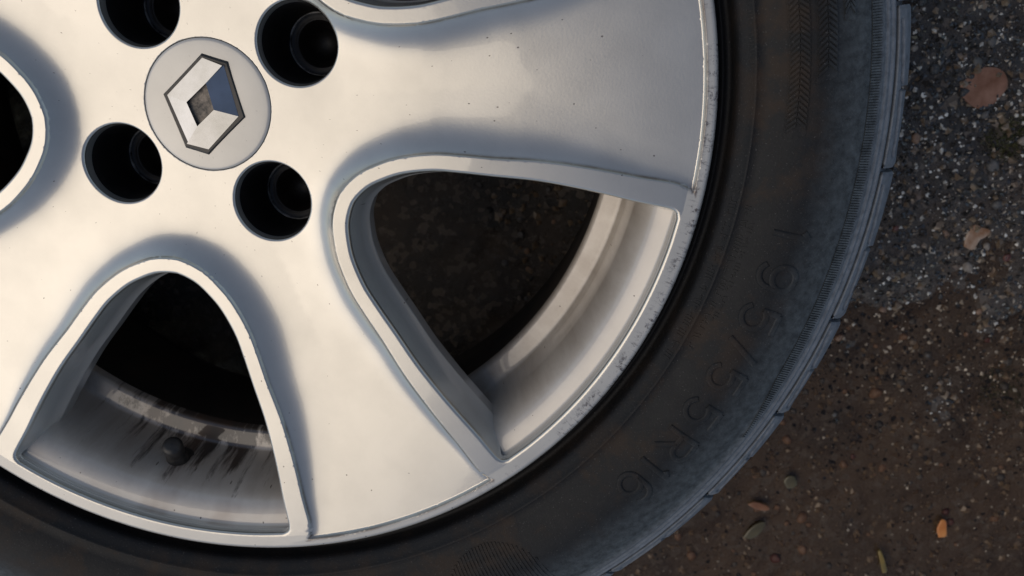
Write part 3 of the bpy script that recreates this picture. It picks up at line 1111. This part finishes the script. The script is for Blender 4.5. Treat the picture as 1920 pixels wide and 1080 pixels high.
# stones that stand out in the photograph (x, y, half size, kind 0 grey 1 dark 2 brown 3 pale 4 red)
known = [(283, -314, 5.5, 2), (217, -331, 4.5, 2), (212, -395, 5, 2), (250, -362, 4, 2), (128, -403, 5, 2), (206, -421, 4.5, 2), (186, -422, 4.5, 4), (356, -243, 4.5, 3), (314, -285, 3, 3), (369, -318, 4.5, 0),
         (258, -358, 2.6, 4), (352, -97, 2.6, 3), (381, -181, 5, 0), (349, -89, 2.4, 3), (251, -295, 2.4, 0), (238, -300, 3, 0), (300, -255, 3.2, 2), (318, -203, 2.8, 4), (341, -150, 4, 2), (365, -335, 3.8, 0), (395, -108, 4, 0), (402, -172, 5, 3), (398, -205, 4, 0)]
cnt = 0
for x, y, s_, kd in known:
    place("pebble", stone_meshes[kd + 5 * (cnt % 3)], x, y, s_, ground, sink=0.25)
    cnt += 1
tries = 0
placed = [(k[0], k[1], k[2]) for k in known]
while cnt < 285 and tries < 9000:
    tries += 1
    x, y = random.uniform(70, 440), random.uniform(-470, -40)
    if math.hypot(x, y) < 308 and not (math.hypot(x - 94, y + 117) < 85):
        continue
    wet = y + 0.45 * (x - 300) < -265
    s_ = random.choice((1.8, 2.2, 2.6, 3.2, 4.2)) if not wet else random.choice((1.8, 2.0, 2.4, 3.0, 3.8))
    if any(math.hypot(x - a_, y - b_) < (s_ + c_) * 0.9 for a_, b_, c_ in placed):
        continue
    placed.append((x, y, s_))
    kd = random.choices(range(5), (4, 2, 5, 1.6, 0.7) if wet else (4, 6, 2, 1, 0.7))[0]
    place("pebble", stone_meshes[kd + 5 * random.randint(0, 2)], x, y, s_, ground, sink=0.3)
    cnt += 1

# fine grit, one mesh
def grit(name, n, smin, smax, m, seed, cond, under=False):
    r0 = np.random.default_rng(seed)
    ov = np.array([(1, 0, 0), (0, 1, 0), (-1, 0, 0), (0, -1, 0), (0, 0, 1), (.7, .7, .4), (-.6, .6, .5)], float)
    of = [(0, 5, 4), (5, 1, 4), (1, 6, 4), (6, 2, 4), (2, 3, 4), (3, 0, 4)]
    X = r0.uniform(75, 440, n)
    Y = r0.uniform(-470, -40, n)
    rr = np.hypot(X, Y)
    k = cond(X, Y) & ((rr > 300) | (under & (np.hypot(X - 94, Y + 117) < 90)))
    X, Y = X[k], Y[k]
    Z = ground_z(X, Y)
    n = len(X)
    S = smin + (smax - smin) * r0.random(n)**2.2
    A = r0.uniform(0, 6.28, n)
    jit = 1 + 0.35 * r0.normal(size=(n, 7, 3)).clip(-1.5, 1.5)
    v = ov[None] * jit * S[:, None, None]
    x = v[..., 0] * np.cos(A)[:, None] - v[..., 1] * np.sin(A)[:, None] + X[:, None]
    y = v[..., 0] * np.sin(A)[:, None] + v[..., 1] * np.cos(A)[:, None] + Y[:, None]
    z = v[..., 2] * 0.8 + Z[:, None] + S[:, None] * 0.1
    VV = np.stack([x, y, z], 2).reshape(-1, 3)
    FF = (np.array(of)[None] + (np.arange(n) * 7)[:, None, None]).reshape(-1, 3)
    o = obj(name, VV, FF, m, ground, smooth=False, polar=False)
    o["kind"] = "stuff"
    return o
dry = lambda X, Y: (Y + 0.45 * (X - 300) > -400 + 260 * rng.random(len(X))**0.8)
every = lambda X, Y: np.ones(len(X), bool)
M_G1 = plain("grit_dark", (0.012, 0.011, 0.011), 0.16, nscale=90.0, col2=(0.05, 0.043, 0.037), coat=0.4)
M_GLINT = plain("grit_painted_glint", (0.25, 0.22, 0.18), 0.15, nscale=90.0, col2=(0.82, 0.80, 0.74), coat=0.8)  # near-white grains painted to read as glints off wet gravel
grit("gravel", 22000, 0.5, 2.0, M_G1, 11, dry)
grit("gravel", 5600, 0.3, 1.7, M_GLINT, 12, dry)
grit("gravel", 2500, 0.4, 1.5, M_G1, 13, every)
grit("gravel", 700, 0.35, 1.3, M_GLINT, 14, every)
M_G3 = plain("grit_tan", (0.10, 0.065, 0.040), 0.3, nscale=40.0, col2=(0.20, 0.15, 0.10), coat=0.2)
grit("gravel", 3200, 0.6, 3.0, M_G3, 15, every, True)

# scraps of leaf and one flat tan stone, each its own thing
def leaf_mat(name, c1, c2):
    return plain(name, c1, 0.38, nscale=75.0, col2=c2, bump=0.5, coat=0.3)
def scrap(name, label, cat, x, y, pts_, m, lift=1.2, thick=0.5, curl=1.2, dome=0.0):
    P = spline(pts_ + [pts_[0]], 29)[:-1]
    n = len(P)
    rows = [1.0, 0.93, 0.6, 0.3]
    V, F = [], []
    ctr = P.mean(0)
    z = float(ground_z(np.array([x]), np.array([y]))[0]) + lift
    r0 = random.Random(int(x * 7 + y))
    ph = r0.uniform(0, 6)
    def zz(q, f):
        return curl * 0.12 * math.sin(q[0] * 0.35 + ph) + curl * 0.1 * math.cos(q[1] * 0.4 + ph) + dome * (1 - f * f)
    for f in rows:
        for q in ctr + (P - ctr) * f:
            V.append((q[0], q[1], zz(q, f) + thick - (thick * 0.5 if f == 1.0 else 0)))
    V.append((ctr[0], ctr[1], zz(ctr, 0) + thick))
    for i in range(len(rows) - 1):
        for j in range(n):
            F.append((i * n + j, i * n + (j + 1) % n, (i + 1) * n + (j + 1) % n, (i + 1) * n + j))
    b = (len(rows) - 1) * n
    for j in range(n):
        F.append((b + j, b + (j + 1) % n, len(V) - 1))
    b = len(V)
    for q in P:
        V.append((q[0], q[1], zz(q, 1) - thick))
    for j in range(n):
        F.append((b + j, b + (j + 1) % n, (j + 1) % n, j))
    F.append(tuple(b + j for j in range(n))[::-1])
    o = obj(name, V, F, m, None, polar=False)
    o.location = (x * MM, y * MM, z * MM)
    return tag(o, label, cat)

M_TAN = leaf_mat("tan_leaf", (0.15, 0.058, 0.022), (0.27, 0.14, 0.085))
M_ORG = leaf_mat("orange_leaf", (0.42, 0.13, 0.02), (0.55, 0.22, 0.05))
M_OLV = leaf_mat("olive_leaf", (0.055, 0.042, 0.014), (0.095, 0.075, 0.03))
M_RST = leaf_mat("rust_leaf", (0.14, 0.050, 0.015), (0.22, 0.095, 0.035))
M_YEL = leaf_mat("yellow_twig", (0.20, 0.13, 0.02), (0.12, 0.09, 0.02))
scrap("fallen_leaf", "flat round tan orange leaf lying on wet gravel at the upper right", "leaf", 385, -133,
      [(-14, 1), (-11, 8), (-3, 12), (6, 11), (13, 6), (14, -3), (8, -9), (0, -13), (-8, -9)], M_TAN, lift=1.6, dome=0.8)
scrap("fallen_leaf", "small bright orange leaf scrap alone in the brown puddle at lower right", "leaf", 301, -426,
      [(-2.6, -6), (2.4, -6.5), (4, -1), (5, 5), (2.5, 7.5), (-0.5, 4), (-2.5, 0)], M_ORG, lift=8.4)
scrap("fallen_leaf", "narrow rust orange leaf scrap in the puddle near the tyre edge", "leaf", 185, -374,
      [(-7, 4), (-2, 4.5), (5, 0), (7, -4), (3, -4.5), (-4, 0)], M_RST, lift=6.0)
scrap("fallen_leaf", "olive green leaf scrap in the puddle beside the rust orange scrap", "leaf", 177, -392,
      [(-9, -3), (-3, 2), (4, 5), (9, 4), (6, -1), (0, -5), (-6, -5.5)], M_OLV, lift=5.5)
scrap("fallen_leaf", "torn white and brown leaf scrap on the gravel below the round tan leaf", "leaf", 365, -224,
      [(-9, -4), (-6, 3), (0, 8), (4, 5), (9, 1), (5, -2), (1, -3), (-4, -8)], leaf_mat("torn_leaf", (0.22, 0.10, 0.035), (0.42, 0.32, 0.24)), lift=1.5)
scrap("fallen_leaf", "small dull olive leaf scrap in the puddle close under the tyre", "leaf", 211, -362,
      [(-3.5, -4), (-4, 2), (0, 5), (4, 3), (4, -3), (0, -5)], M_OLV, lift=5.5)
scrap("twig", "short yellowish twig lying in the puddle at the bottom edge", "twig", 257, -440,
      [(-2, -9), (1.2, -9), (1.6, 0), (1.0, 9), (-1, 9), (-1.6, 0)], M_YEL, lift=6.5, thick=0.9)

# moss tufts
def moss(label, x, y, rx_, ry_, n, m, seed):
    r0 = np.random.default_rng(seed)
    V, F = [], []
    for _ in range(n):
        t = r0.uniform(0, 6.28)
        q = math.sqrt(r0.random())
        px, py = rx_ * q * math.cos(t) + r0.normal() * 1.5, ry_ * q * math.sin(t) + r0.normal() * 1.5
        z = float(ground_z(np.array([x + px]), np.array([y + py]))[0]) - GZ
        hgt = r0.uniform(0.8, 2.6)
        a = r0.uniform(0, 6.28)
        w = 0.45
        lx, ly = r0.normal() * 0.9, r0.normal() * 0.9
        b = len(V)
        V += [(px - w * math.cos(a), py - w * math.sin(a), z - .3), (px + w * math.cos(a), py + w * math.sin(a), z - .3), (px + lx, py + ly, z + hgt)]
        F.append((b, b + 1, b + 2))
    o = obj("moss", V, F, m, None, smooth=False, polar=False)
    o.location = (x * MM, y * MM, GZ * MM)
    o["kind"] = "stuff"
    o["label"] = label
    return o
M_MOSS = plain("moss_green", (0.035, 0.042, 0.010), 0.5, nscale=200.0, col2=(0.085, 0.085, 0.03))
moss("olive green moss growing between the gravel at the right edge", 395, -168, 16, 13, 1100, M_MOSS, 3)
moss("dark green moss patch at the edge of the puddle", 362, -338, 14, 20, 700, M_MOSS, 4)
